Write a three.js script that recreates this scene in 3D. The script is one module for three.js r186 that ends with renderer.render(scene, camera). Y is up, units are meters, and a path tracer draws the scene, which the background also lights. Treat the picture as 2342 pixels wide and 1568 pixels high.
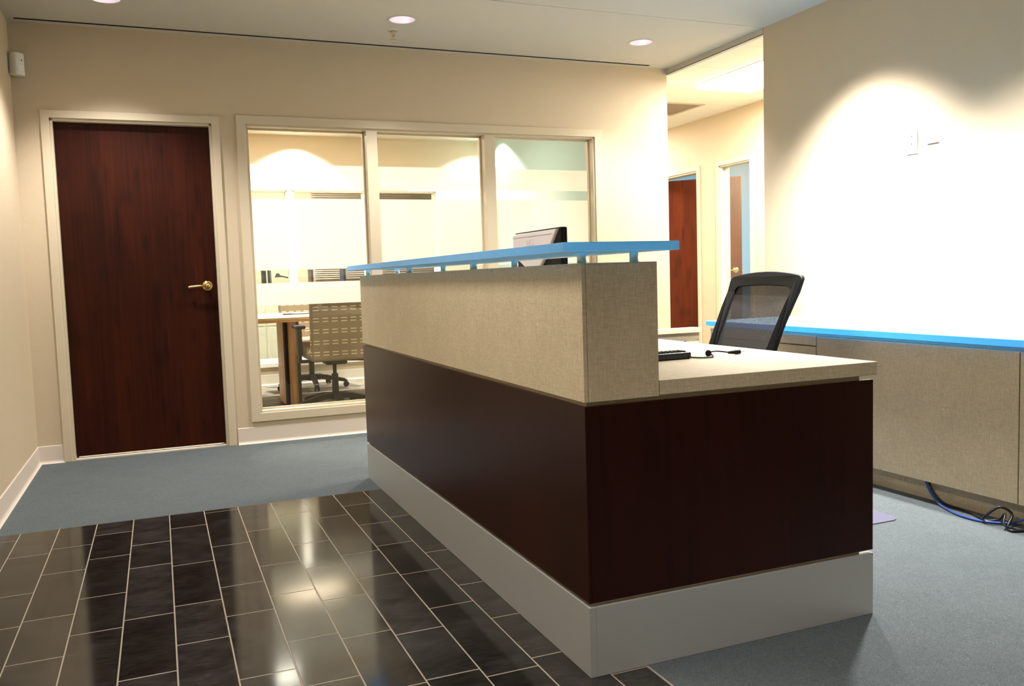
import * as THREE from 'three';
import { RoundedBoxGeometry } from 'three/addons/geometries/RoundedBoxGeometry.js';
import { TextGeometry } from 'three/addons/geometries/TextGeometry.js';
import { FontLoader } from 'three/addons/loaders/FontLoader.js';
import { mergeGeometries } from 'three/addons/utils/BufferGeometryUtils.js';
import { RectAreaLightUniformsLib } from 'three/addons/lights/RectAreaLightUniformsLib.js';

// ---------------------------------------------------------------- camera, light, exposure
const scene = new THREE.Scene();
scene.background = new THREE.Color(0x000000);
const camera = new THREE.PerspectiveCamera(2 * Math.atan(784 / 1960.03) * 180 / Math.PI, 2342 / 1568, 0.05, 60);
camera.position.set(0.744, 1.0767, 6.0041);
camera.rotation.order = 'YXZ';
camera.rotation.set(-0.077457, -0.38936, -0.030814);
scene.add(camera);
const renderer = new THREE.WebGLRenderer({ antialias: true });
renderer.toneMapping = THREE.LinearToneMapping;
renderer.toneMappingExposure = 1.1;
renderer.shadowMap.enabled = true;
RectAreaLightUniformsLib.init();

const LAMP = new THREE.Color().setRGB(1.0, 0.935, 0.885);          // reception downlights
const TUBE = new THREE.Color().setRGB(1.0, 0.94, 0.82);          // fluorescent panels
// every recessed can: x, z, ceiling height, candela, half angle, softness of the cone
const CANS = [
  [0.565, 0.60, 2.694, 12, 54, 0.5, 'above the brown door'],
  [2.253, 0.687, 2.694, 12, 54, 0.5, 'beside the sprinkler'],
  [4.0, 0.644, 2.694, 7, 54, 0.5, 'near the corridor opening'],
  [2.253, 5.7, 2.694, 9, 54, 0.45, 'over the carpet in front of the desk end'],
  [0.565, 5.7, 2.694, 7, 54, 0.45, 'over the tiles furthest from the brown door'],
  [4.0, 2.165, 2.694, 60, 51, 0.6, 'above the credenza drawers'],
  [3.78, 3.2, 2.694, 43, 51, 0.65, 'above the credenza door'],
];

// ---------------------------------------------------------------- helpers
let seed = 12345;
const rnd = () => { seed = (seed * 1664525 + 1013904223) >>> 0; return seed / 4294967296; };
const taken = {};
function numbered(n) {
  taken[n] = (taken[n] ?? -1) + 1;
  return taken[n] ? n + '_' + String(taken[n]).padStart(3, '0') : n;
}
// uv in metres, from the axis a face looks along
function uvm(g, s = 1) {
  g = g.index ? g.toNonIndexed() : g;
  const p = g.attributes.position, uv = new Float32Array(p.count * 2);
  const a = new THREE.Vector3(), b = new THREE.Vector3(), c = new THREE.Vector3();
  for (let i = 0; i < p.count; i += 3) {
    a.fromBufferAttribute(p, i); b.fromBufferAttribute(p, i + 1); c.fromBufferAttribute(p, i + 2);
    const n = b.clone().sub(a).cross(c.clone().sub(a));
    const ax = Math.abs(n.x), ay = Math.abs(n.y), az = Math.abs(n.z);
    for (let k = 0; k < 3; k++) {
      const x = p.getX(i + k), y = p.getY(i + k), z = p.getZ(i + k);
      const [u, v] = ax >= ay && ax >= az ? [z, y] : ay >= az ? [x, z] : [x, y];
      uv[2 * (i + k)] = u * s; uv[2 * (i + k) + 1] = v * s;
    }
  }
  g.setAttribute('uv', new THREE.BufferAttribute(uv, 2));
  return g;
}
const bx = (x0, x1, y0, y1, z0, z1, r = 0) => {
  const w = x1 - x0, h = y1 - y0, d = z1 - z0;
  const g = r ? new RoundedBoxGeometry(w, h, d, 2, Math.min(r, w / 2.01, h / 2.01, d / 2.01)) : new THREE.BoxGeometry(w, h, d);
  g.translate((x0 + x1) / 2, (y0 + y1) / 2, (z0 + z1) / 2);
  return uvm(g);
};
const cyl = (r0, r1, h, x, y, z, n = 20) => { const g = new THREE.CylinderGeometry(r1, r0, h, n); g.translate(x, y + h / 2, z); return g.toNonIndexed(); };
const tube = (pts, r, seg = 24, n = 8) => new THREE.TubeGeometry(new THREE.CatmullRomCurve3(pts.map((p) => new THREE.Vector3(...p))), seg, r, n, false).toNonIndexed();
const lathe = (pts, n = 28) => new THREE.LatheGeometry(pts.map((p) => new THREE.Vector2(...p)), n).toNonIndexed();
const merge = (list) => mergeGeometries(list.map((g) => (g.index ? g.toNonIndexed() : g)));
function mesh(name, g, m, parent) {
  const o = new THREE.Mesh(Array.isArray(g) ? merge(g) : g, m);
  o.name = parent && parent !== scene ? name : numbered(name);
  o.castShadow = o.receiveShadow = true;
  (parent || scene).add(o);
  return o;
}
function thing(name, label, category, pos = [0, 0, 0], group, turn = 0) {
  const o = new THREE.Group(); o.name = numbered(name); o.position.set(...pos); o.rotation.y = turn;
  o.userData = { label, category }; if (group) o.userData.group = group;
  scene.add(o); return o;
}
function structure(name, pos = [0, 0, 0], label) { const o = new THREE.Group(); o.name = numbered(name); o.position.set(...pos); o.userData = { kind: 'structure' }; if (label) o.userData.label = label; scene.add(o); return o; }
function smesh(name, g, m, label) { const o = mesh(name, g, m); o.userData.kind = 'structure'; if (label) o.userData.label = label; return o; }
// a wall with openings; holes are [a0, a1, y0, y1]
function wallGeo(a0, a1, y0, y1, t, holes) {
  const s = new THREE.Shape([[a0, y0], [a1, y0], [a1, y1], [a0, y1]].map((p) => new THREE.Vector2(...p)));
  for (const [h0, h1, g0, g1] of holes) s.holes.push(new THREE.Path([[h0, g0], [h0, g1], [h1, g1], [h1, g0]].map((p) => new THREE.Vector2(...p))));
  return new THREE.ExtrudeGeometry(s, { depth: t, bevelEnabled: false });
}
const wallZ = (x0, x1, y0, y1, z0, t, holes = []) => uvm(wallGeo(x0, x1, y0, y1, t, holes).translate(0, 0, z0));
const wallX = (z0, z1, y0, y1, x0, t, holes = []) => uvm(wallGeo(-z1, -z0, y0, y1, t, holes.map(([a, b, c, d]) => [-b, -a, c, d])).rotateY(Math.PI / 2).translate(x0, 0, 0));

// ---------------------------------------------------------------- textures
function tex(w, h, fn, srgb = true) {
  const d = new Uint8Array(w * h * 4);
  for (let j = 0; j < h; j++) for (let i = 0; i < w; i++) {
    const c = fn(i, j), o = (j * w + i) * 4;
    d[o] = c[0]; d[o + 1] = c[1]; d[o + 2] = c[2]; d[o + 3] = 255;
  }
  const t = new THREE.DataTexture(d, w, h, THREE.RGBAFormat);
  t.wrapS = t.wrapT = THREE.RepeatWrapping; t.magFilter = THREE.LinearFilter; t.minFilter = THREE.LinearMipmapLinearFilter; t.generateMipmaps = true;
  if (srgb) t.colorSpace = THREE.SRGBColorSpace;
  t.needsUpdate = true; return t;
}
const clampB = (v) => Math.max(0, Math.min(255, Math.round(v)));
// tileable value noise with its own lattice
function noise(nx, ny) {
  const g = Array.from({ length: nx * ny }, rnd);
  return (u, v) => {
    const x = ((u % 1) + 1) % 1 * nx, y = ((v % 1) + 1) % 1 * ny, i = Math.floor(x), j = Math.floor(y);
    let fx = x - i, fy = y - j; fx = fx * fx * (3 - 2 * fx); fy = fy * fy * (3 - 2 * fy);
    const q = (a, b) => g[((b % ny) + ny) % ny * nx + ((a % nx) + nx) % nx];
    return (q(i, j) * (1 - fx) + q(i + 1, j) * fx) * (1 - fy) + (q(i, j + 1) * (1 - fx) + q(i + 1, j + 1) * fx) * fy;
  };
}
const rep = (t, x, y) => { t.repeat.set(1 / x, 1 / y); return t; };

// linen-look laminate: short crossing threads, 0.5 m per repeat
const linenMap = (() => {
  const N = 512, h1 = noise(24, 256), h2 = noise(60, 256), v1 = noise(256, 24), v2 = noise(256, 50), c = noise(7, 7);
  return rep(tex(N, N, (i, j) => {
    const u = i / N, v = j / N;
    let t = (h1(u, v) - 0.5) * 26 + (h2(u, v) - 0.5) * 20 + (v1(u, v) - 0.5) * 30 + (v2(u, v) - 0.5) * 20 + (c(u, v) - 0.5) * 10 + (rnd() - 0.5) * 10;
    return [clampB(196 + t * 0.55), clampB(181 + t * 0.55), clampB(150 + t * 0.5)];
  }), 0.5, 0.5);
})();
// dark stained cherry: vertical figure, 0.9 m wide, 1.8 m high
function woodMap(r, g, b, k = 1) {
  const W = 512, H = 512, a = noise(90, 5), f = noise(220, 9), c = noise(9, 3), m = noise(22, 12), s = noise(26, 14);
  return rep(tex(W, H, (i, j) => {
    const u = i / W, v = j / H;
    const band = (c(u, v) - 0.5) * 0.5, grain = (a(u, v) - 0.5) * 0.42 + (f(u, v) - 0.5) * 0.3, fig = Math.max(0, m(u, v) - 0.62) * -1.1, fleck = Math.max(0, s(u, v) - 0.78) * -0.8;
    const t = 1 + (band + grain + fig + fleck) * k;
    return [clampB(r * t), clampB(g * t), clampB(b * t)];
  }), 0.9, 1.8);
}
const carpetMap = (() => {
  const N = 512, c = noise(5, 5), m = noise(40, 40);
  return rep(tex(N, N, (i, j) => { const t = (rnd() - 0.5) * 50 + (c(i / N, j / N) - 0.5) * 3 + (m(i / N, j / N) - 0.5) * 5; return [clampB(86 + t), clampB(95 + t), clampB(98 + t)]; }), 0.6, 0.6);
})();
const carpetBump = rep(tex(256, 256, () => { const t = clampB(rnd() * 255); return [t, t, t]; }, false), 0.3, 0.3);
const stripeCarpet = (() => {
  const N = 256, a = noise(10, 64), b = noise(30, 128);
  return rep(tex(N, N, (i, j) => { const t = (a(i / N, j / N) - 0.5) * 70 + (b(i / N, j / N) - 0.5) * 40 + (rnd() - 0.5) * 20; return [clampB(112 + t), clampB(104 + t), clampB(92 + t)]; }), 0.9, 0.9);
})();
const paintBump = (() => { const a = noise(90, 90), b = noise(200, 200); return rep(tex(512, 512, (i, j) => { const t = clampB(128 + (a(i / 512, j / 512) - 0.5) * 120 + (b(i / 512, j / 512) - 0.5) * 120); return [t, t, t]; }, false), 0.5, 0.5); })();
const slateMap = (b) => { const a = noise(14, 40), c = noise(4, 6); return rep(tex(128, 128, (i, j) => { const t = (a(i / 128, j / 128) - 0.5) * 16 + (c(i / 128, j / 128) - 0.5) * 16 + (rnd() - 0.5) * 5; return [clampB(b + t), clampB(b * 0.95 + t), clampB(b * 0.89 + t)]; }), 0.31, 0.31); };
const dashMap = (() => {        // woven dashes in pairs, one repeat 76 x 92 mm
  const W = 76, H = 92;
  return rep(tex(W, H, (i, j) => {
    const on = i >= 14 && i < 62 && ((j >= 20 && j < 28) || (j >= 45 && j < 53)), t = (rnd() - 0.5) * 16;
    return on ? [clampB(226 + t), clampB(212 + t), clampB(178 + t)] : [clampB(142 + t), clampB(122 + t), clampB(98 + t)];
  }), 0.076, 0.092);
})();
const netAlpha = rep(tex(32, 32, (i, j) => { const x = i % 16, y = j % 16, on = x < 11 || y < 13; return on ? [255, 255, 255] : [0, 0, 0]; }, false), 0.006, 0.006);

// ---------------------------------------------------------------- materials
const std = (o) => new THREE.MeshStandardMaterial({ roughness: 0.8, metalness: 0, ...o });
const phy = (o) => new THREE.MeshPhysicalMaterial({ roughness: 0.5, metalness: 0, ...o });
const lin = (r, g, b) => new THREE.Color().setRGB(r, g, b);
const M = {
  wall: std({ color: lin(0.58, 0.485, 0.345), roughness: 0.62, bumpMap: paintBump, bumpScale: 0.0006 }),
  trimPaint: std({ color: lin(0.60, 0.52, 0.38), roughness: 0.42 }),
  baseVinyl: std({ color: lin(0.70, 0.62, 0.54), roughness: 0.45 }),
  ceiling: std({ color: lin(0.52, 0.50, 0.44), roughness: 0.9 }),
  acoustic: std({ color: lin(0.80, 0.76, 0.66), roughness: 0.95, bumpMap: carpetBump, bumpScale: 0.001 }),
  tbar: std({ color: lin(0.72, 0.68, 0.58), roughness: 0.5 }),
  dark: std({ color: lin(0.006, 0.006, 0.006), roughness: 0.9 }),
  black: phy({ color: lin(0.008, 0.008, 0.009), roughness: 0.5, specularIntensity: 0.35 }),
  blackSoft: phy({ color: lin(0.012, 0.012, 0.014), roughness: 0.85, specularIntensity: 0.4 }),
  carpet: std({ map: carpetMap, roughness: 1, bumpMap: carpetBump, bumpScale: 0.003 }),
  confCarpet: std({ map: stripeCarpet, roughness: 1 }),
  grout: std({ color: lin(0.36, 0.31, 0.24), roughness: 0.9 }),
  linen: std({ map: linenMap, roughness: 0.55 }),
  doorWood: phy({ map: woodMap(50, 19, 8, 0.5), roughness: 0.45, specularIntensity: 0.2 }),
  deskWood: phy({ map: woodMap(42, 13, 7, 0.35), roughness: 0.3, specularIntensity: 0.4 }),
  hallWood: phy({ map: woodMap(96, 38, 15, 0.4), roughness: 0.45, specularIntensity: 0.3 }),
  steel: std({ color: lin(0.46, 0.47, 0.45), roughness: 0.42, metalness: 0.35 }),
  chrome: std({ color: lin(0.74, 0.70, 0.62), roughness: 0.3, metalness: 0.9 }),
  brass: std({ color: lin(0.78, 0.55, 0.20), roughness: 0.2, metalness: 1 }),
  reflector: std({ color: lin(0.86, 0.83, 0.88), roughness: 0.45, metalness: 1 }),
  blueResin: phy({ color: lin(0.36, 0.71, 1.0), roughness: 1, transmission: 0.9, thickness: 0, ior: 1.2 }),
  blueTop: phy({ color: lin(0.20, 0.60, 1.0), roughness: 1, transmission: 0.5, thickness: 0, ior: 1.2 }),
  glass: phy({ color: lin(0.97, 0.99, 0.97), roughness: 0, transmission: 1, thickness: 0, ior: 1.5 }),
  frost: phy({ color: lin(0.93, 0.94, 0.91), roughness: 0.95, transmission: 1, thickness: 0, ior: 1.3, side: THREE.DoubleSide }),
  maple: std({ map: woodMap(214, 160, 100, 0.18), roughness: 0.4 }),
  tableTop: std({ map: woodMap(228, 190, 138, 0.12), roughness: 0.35 }),
  dashFabric: std({ map: dashMap, roughness: 0.95 }),
  seatFabric: std({ color: lin(0.26, 0.20, 0.13), roughness: 0.95 }),
  net: std({ color: lin(0.015, 0.014, 0.013), roughness: 0.8, alphaMap: netAlpha, alphaTest: 0.5, side: THREE.DoubleSide }),
  silver: std({ color: lin(0.86, 0.80, 0.84), roughness: 0.4 }),
  whitePlastic: std({ color: lin(0.72, 0.72, 0.68), roughness: 0.4 }),
  whitePaint: std({ color: lin(0.82, 0.79, 0.70), roughness: 0.45 }),
  tealWall: std({ color: lin(0.33, 0.45, 0.44), roughness: 0.7 }),
  blueWall: std({ color: lin(0.26, 0.44, 0.54), roughness: 0.7 }),
  matPlastic: phy({ color: lin(0.10, 0.10, 0.16), roughness: 0.5 }),
  cableBlack: std({ color: lin(0.012, 0.012, 0.015), roughness: 0.4 }),
  cableBlue: std({ color: lin(0.03, 0.10, 0.45), roughness: 0.35 }),
  vent: std({ color: lin(0.5, 0.42, 0.32), roughness: 0.6 }),
  lampDisc: std({ color: 0x000000, emissive: lin(1.0, 0.86, 0.88), emissiveIntensity: 10 }),
  diffuser: std({ color: lin(0.8, 0.8, 0.8), emissive: lin(1.0, 0.92, 0.72), emissiveIntensity: 3 }),
  lens: std({ color: lin(0.8, 0.8, 0.8), emissive: lin(1.0, 0.93, 0.78), emissiveIntensity: 11 }),
  slat: std({ color: lin(0.62, 0.52, 0.48), roughness: 0.5 }),
};
const tileMats = [41, 36, 45, 33].map((b) => phy({ map: slateMap(b), roughness: 0.1, ior: 1.5, specularIntensity: 0.55 }));

// ================================================================ STRUCTURE
const H = 2.694, WR = 4.62, ZB = 7.6;
// --- floor of the reception: carpet round a field of plank tiles
{
  const f = structure('floor');
  mesh('slab', bx(-0.15, 4.75, -0.12, -0.012, -0.13, ZB), M.grout, f);
  mesh('carpet', [bx(0, WR, -0.012, 0, 0, 1.69), bx(1.93, WR, -0.012, 0, 1.69, ZB), bx(4.62, 6.1, -0.012, 0, -4.2, 3.2)], M.carpet, f);
  mesh('grout', bx(0, 1.93, -0.012, -0.0005, 1.69, ZB), M.grout, f);
  const lines = [0, 0.117]; for (let i = 1; i < 12; i++) lines.push(0.117 + 0.1543 * i); lines.push(1.925);
  const seen = {
    1: [2.076, 2.57, 2.899], 2: [2.021, 2.369, 2.862, 3.219], 3: [1.892, 2.25, 2.72, 3.061], 4: [2.131, 2.45, 3.005, 3.472], 5: [1.94, 2.495, 2.95, 3.291],
    6: [1.737, 2.311, 2.831, 3.124, 3.611], 7: [2.153, 2.66, 3.001, 3.416, 3.731], 8: [1.952, 2.448, 2.772, 3.129, 3.468], 9: [2.091, 2.676, 2.97, 3.515, 3.839],
    10: [1.939, 2.294, 2.626, 3.001, 3.36, 3.893], 11: [2.235, 2.798, 3.202, 3.526] };
  const cache = {};
  for (let c = 0; c < lines.length - 1; c++) {
    const js = [1.69, ...(seen[c] || [1.8 + 0.2 * ((c * 7) % 3), 2.3])];
    while (js[js.length - 1] < ZB - 0.6) js.push(js[js.length - 1] + 0.3 + 0.25 * rnd());
    js.push(ZB);
    for (let k = 0; k < js.length - 1; k++) {
      const w = lines[c + 1] - lines[c] - 0.0038, d = js[k + 1] - js[k] - 0.0045;
      const g = bx(-w / 2, w / 2, -0.011, 0, -d / 2, d / 2, 0.0009);
      const t = mesh('tile', g, tileMats[Math.floor(rnd() * 4)], f);
      t.position.set((lines[c] + lines[c + 1]) / 2, 0, (js[k] + js[k + 1]) / 2);
    }
  }
}
// --- walls of the reception
const W1 = [1.341, 3.948, 0.205, 2.135];         // glazed opening
smesh('wall_back', wallZ(-0.15, WR, 0, 2.82, -0.13, 0.13, [[0.19, 1.13, 0.0, 2.13], W1]), M.wall);
smesh('wall_left', wallX(-0.13, ZB, 0, 2.82, -0.15, 0.15), M.wall);
smesh('wall_right', wallX(1.19, ZB, 0, 2.82, WR, 0.13), M.wall);
smesh('wall_front', wallZ(-0.15, WR + 0.13, 0, 2.82, ZB, 0.13), M.wall);
// --- ceiling with holes for the cans and the slot diffuser
function canHoles(s, list, r, ox = 0, oz = 0) { for (const [x, z] of list) { const p = new THREE.Path(); p.absarc(x, z, r, 0, Math.PI * 2, true); s.holes.push(p); } }
{
  const s = new THREE.Shape([[0, 0], [WR, 0], [WR, 1.195], [0, 1.195]].map((p) => new THREE.Vector2(...p)));
  s.holes.push(new THREE.Path([[0.045, 0.055], [0.045, 0.085], [4.42, 0.085], [4.42, 0.055]].map((p) => new THREE.Vector2(...p))));
  canHoles(s, CANS.filter((c) => c[1] < 1.195), 0.083);
  const s2 = new THREE.Shape([[0, 1.2], [WR, 1.2], [WR, ZB], [0, ZB]].map((p) => new THREE.Vector2(...p)));
  s2.holes.push(new THREE.Path([[0.28, 2.9], [0.28, 4.1], [0.88, 4.1], [0.88, 2.9]].map((p) => new THREE.Vector2(...p))));
  canHoles(s2, CANS.filter((c) => c[1] > 1.195), 0.083);
  const slab = (sh, t = 0.02) => uvm(new THREE.ExtrudeGeometry(sh, { depth: t, bevelEnabled: false, curveSegments: 32 }).rotateX(Math.PI / 2).translate(0, H + t, 0));
  const c = structure('ceiling');
  mesh('plasterboard', slab(s), M.ceiling, c);
  mesh('plasterboard', slab(s2), M.ceiling, c);
  mesh('deck', bx(-0.15, 4.75, 2.83, 2.95, -0.13, ZB + 0.13), M.ceiling, c);
  mesh('slot_boot', [bx(0.046, 4.419, H + 0.0006, 2.80, 0.0555, 0.0575), bx(0.046, 4.419, H + 0.0006, 2.80, 0.0825, 0.0845), bx(0.03, 4.43, 2.715, 2.80, 0.035, 0.05), bx(0.03, 4.43, 2.715, 2.80, 0.09, 0.105), bx(0.03, 4.43, 2.80, 2.81, 0.035, 0.105)], M.dark, c);
  mesh('joint_backing', bx(0, WR, H + 0.021, H + 0.03, 1.17, 1.22), M.ceiling, c);
  smesh('trim_1', [bx(WR - 0.004, WR + 0.012, 2.65, H + 0.1, 0, 1.19), bx(WR - 0.004, WR + 0.03, 2.648, 2.654, 0, 1.19)], M.ceiling);
}
// --- cove bases
function baseGeo(len) {   // profile in (out, y) swept along +x
  const s = new THREE.Shape(); s.moveTo(0, 0); s.lineTo(0.018, 0); s.quadraticCurveTo(0.006, 0.006, 0.005, 0.02); s.lineTo(0.005, 0.108); s.lineTo(0.002, 0.112); s.lineTo(0, 0.112);
  return new THREE.ExtrudeGeometry(s, { depth: len, bevelEnabled: false, curveSegments: 5 });
}
const baseZ = (x0, x1, z) => baseGeo(x1 - x0).rotateY(-Math.PI / 2).translate(x1, 0, z).toNonIndexed();   // on a wall that faces +z
smesh('baseboard_back', [baseZ(0.0, 0.147, 0), baseZ(1.19, WR, 0)].map((g) => uvm(g)), M.baseVinyl);
smesh('baseboard_left', uvm(baseGeo(ZB).translate(0, 0, 0)), M.baseVinyl);
smesh('baseboard_right', uvm(baseGeo(ZB - 1.19).rotateY(Math.PI).translate(WR, 0, ZB)), M.baseVinyl);

// --- the brown door in the back wall
function frameZ(x0, x1, y0, y1, z0, z1, w, threeSides) {     // mitred face trim around an opening
  const o = new THREE.Shape(), i = new THREE.Path();
  if (threeSides) {
    o.setFromPoints([[x0 - w, 0], [x0, 0], [x0, y1], [x1, y1], [x1, 0], [x1 + w, 0], [x1 + w, y1 + w], [x0 - w, y1 + w]].map((p) => new THREE.Vector2(...p)));
  } else {
    o.setFromPoints([[x0 - w, y0 - w], [x1 + w, y0 - w], [x1 + w, y1 + w], [x0 - w, y1 + w]].map((p) => new THREE.Vector2(...p)));
    i.setFromPoints([[x0, y0], [x0, y1], [x1, y1], [x1, y0]].map((p) => new THREE.Vector2(...p))); o.holes.push(i);
  }
  return uvm(new THREE.ExtrudeGeometry(o, { depth: z1 - z0 - 0.004, bevelEnabled: true, bevelThickness: 0.002, bevelSize: 0.002, bevelOffset: -0.002, bevelSegments: 1 }).translate(0, 0, z0 + 0.002));
}
function lever(parent, x, y, z, dir) {      // rose, spindle, lever, cylinder on a face that looks to +z of the parent
  const h = mesh('lever_handle', [
    lathe([[0, 0.012], [0.02, 0.012], [0.031, 0.007], [0.034, 0.0]]).rotateX(Math.PI / 2).translate(x, y, z),
    lathe([[0, 0.06], [0.011, 0.06], [0.0125, 0.05], [0.0125, 0.01]], 16).rotateX(Math.PI / 2).translate(x, y, z),
    tube([[x, y, z + 0.05], [x + dir * 0.03, y + 0.001, z + 0.053], [x + dir * 0.075, y - 0.002, z + 0.052], [x + dir * 0.115, y - 0.006, z + 0.047]], 0.0085, 20, 10),
    new THREE.SphereGeometry(0.0095, 12, 8).toNonIndexed().translate(x + dir * 0.115, y - 0.006, z + 0.047),
  ].map((g) => { g.deleteAttribute('uv'); return g; }), M.brass, parent);
  h.userData.label = 'polished brass lever handle';
  mesh('keyhole', cyl(0.004, 0.004, 0.003, 0, 0, 0, 10).rotateX(Math.PI / 2).translate(x, y, z + 0.06), M.dark, parent);
  return h;
}
{
  const d = structure('door_1', [0, 0, 0], 'closed dark cherry door with a brass lever');
  mesh('door_frame', [frameZ(0.19, 1.13, 0, 2.13, 0.0, 0.016, 0.048, true), bx(0.1905, 0.206, 0, 2.13, -0.128, 0.0005), bx(1.114, 1.1295, 0, 2.13, -0.128, 0.0005), bx(0.19, 1.13, 2.115, 2.1295, -0.128, 0.0005),
    bx(0.206, 0.218, 0, 2.115, -0.128, -0.092), bx(1.102, 1.114, 0, 2.115, -0.128, -0.092), bx(0.206, 1.114, 2.103, 2.115, -0.128, -0.092)], M.trimPaint, d);
  const leaf = mesh('door_leaf', bx(0.209, 1.111, 0.017, 2.112, -0.091, -0.047, 0.0015), M.doorWood, d);
  lever(leaf, 1.052, 1.077, -0.047, -1);
  mesh('threshold', bx(0.206, 1.114, -0.001, 0.006, -0.13, -0.03, 0.002), M.whitePaint, d);
}
// --- the glazed screen to the meeting room, three panes with frosted film
const BANDS = [[1.728, 1.887], [1.169, 1.655], [0.928, 1.081]];
{
  const w = structure('window_1', [0, 0, 0], 'three-pane interior window with bands of frosted film');
  const [x0, x1, y0, y1] = W1, mull = [[2.151, 2.228], [3.034, 3.115]];
  mesh('window_frame', [frameZ(x0, x1, y0, y1, 0.0, 0.016, 0.058), bx(x0 - 0.001, x0 + 0.012, y0, y1, -0.128, 0), bx(x1 - 0.012, x1 + 0.001, y0, y1, -0.128, 0), bx(x0, x1, y1 - 0.012, y1 + 0.001, -0.128, 0), bx(x0, x1, y0 - 0.001, y0 + 0.012, -0.128, 0)], M.trimPaint, w);
  for (const [a, b] of mull) mesh('mullion', bx(a, b, y0 + 0.012, y1 - 0.012, -0.125, 0.010, 0.002), M.trimPaint, w);
  const spans = [[x0 + 0.012, 2.151], [2.228, 3.034], [3.115, x1 - 0.012]];
  for (const [a, b] of spans) {
    mesh('glazing_bead', [bx(a, a + 0.012, y0 + 0.012, y1 - 0.012, -0.085, -0.065), bx(b - 0.012, b, y0 + 0.012, y1 - 0.012, -0.085, -0.065), bx(a, b, y1 - 0.024, y1 - 0.012, -0.085, -0.065), bx(a, b, y0 + 0.012, y0 + 0.024, -0.085, -0.065)], M.trimPaint, w);
    const p = mesh('pane', bx(a, b, y0 + 0.012, y1 - 0.012, -0.078, -0.072), M.glass, w);
    for (const [b0, b1] of BANDS) {
      const f = mesh('frosted_band', new THREE.PlaneGeometry(b - a - 0.02, b1 - b0).translate((a + b) / 2, (b0 + b1) / 2, -0.0795), M.frost, p);
      f.userData.label = 'frosted white film';
    }
  }
}
// --- meeting room shell
const CH = 2.64, ZF = -3.4;
smesh('floor', bx(-0.9, 4.4, -0.12, 0, ZF, -0.13), M.confCarpet);
smesh('wall_meeting_left', wallX(ZF, -0.13, 0, 2.82, -1.02, 0.12), M.wall);
smesh('wall_meeting_right', wallX(ZF, -0.13, 0, 2.82, 4.4, 0.22), M.tealWall);
const FW = [[0.9, 2.07], [2.13, 2.905], [2.99, 3.72]];
smesh('wall_meeting_back', wallZ(-1.02, 4.62, 0, 2.82, ZF - 0.12, 0.12, FW.map(([a, b]) => [a, b, 0.26, 2.06])), M.wall);
const MEET = [[2.16, -3.12, CH, 46, 58, 0.2, 'in the meeting room by the far glazing'], [4.2, -3.05, CH, 16, 62, 0.2, 'in the meeting room corner']];
{
  const s = new THREE.Shape([[-1.02, ZF], [4.4, ZF], [4.4, -0.13], [-1.02, -0.13]].map((p) => new THREE.Vector2(...p)));
  canHoles(s, MEET, 0.083);
  const c = structure('ceiling', [0, 0, 0]);
  mesh('plasterboard', uvm(new THREE.ExtrudeGeometry(s, { depth: 0.02, bevelEnabled: false }).rotateX(Math.PI / 2).translate(0, CH + 0.02, 0)), M.ceiling, c);
  mesh('deck', bx(-1.02, 4.62, 2.83, 2.95, -6.2, -0.13), M.ceiling, c);
}
{
  const w = structure('window_2', [0, 0, 0], 'glazed screen on the far side of the meeting room');
  for (const [a, b] of FW) {
    mesh('window_frame', [frameZ(a, b, 0.26, 2.06, ZF, ZF + 0.014, 0.028), bx(a, a + 0.012, 0.26, 2.06, ZF - 0.12, ZF), bx(b - 0.012, b, 0.26, 2.06, ZF - 0.12, ZF), bx(a, b, 2.048, 2.06, ZF - 0.12, ZF), bx(a, b, 0.26, 0.272, ZF - 0.12, ZF)], M.whitePaint, w);
    mesh('pane', bx(a + 0.012, b - 0.012, 0.272, 2.048, ZF - 0.066, ZF - 0.06), M.glass, w);
  }
  mesh('sill', bx(0.86, 3.76, 0.19, 0.235, ZF, ZF + 0.03, 0.004), M.whitePaint, w);
}
smesh('baseboard_meeting', uvm(baseZ(-0.9, 4.4, ZF)), M.whitePaint);
// --- office beyond the meeting room
smesh('floor', bx(-1.02, 5.4, -0.12, 0, -6.0, ZF - 0.12), M.confCarpet);
smesh('wall_office_back', wallZ(-1.02, 5.4, 0, 2.82, -6.12, 0.12), M.wall);
smesh('wall_office_left', wallX(-6.0, ZF - 0.12, 0, 2.82, -1.14, 0.12), M.wall);
smesh('wall_office_right', wallX(-6.0, ZF - 0.12, 0, 2.82, 5.4, 0.12), M.wall);
smesh('ceiling', bx(-1.02, 5.4, CH, CH + 0.1, -6.0, ZF - 0.12), M.ceiling);
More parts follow.
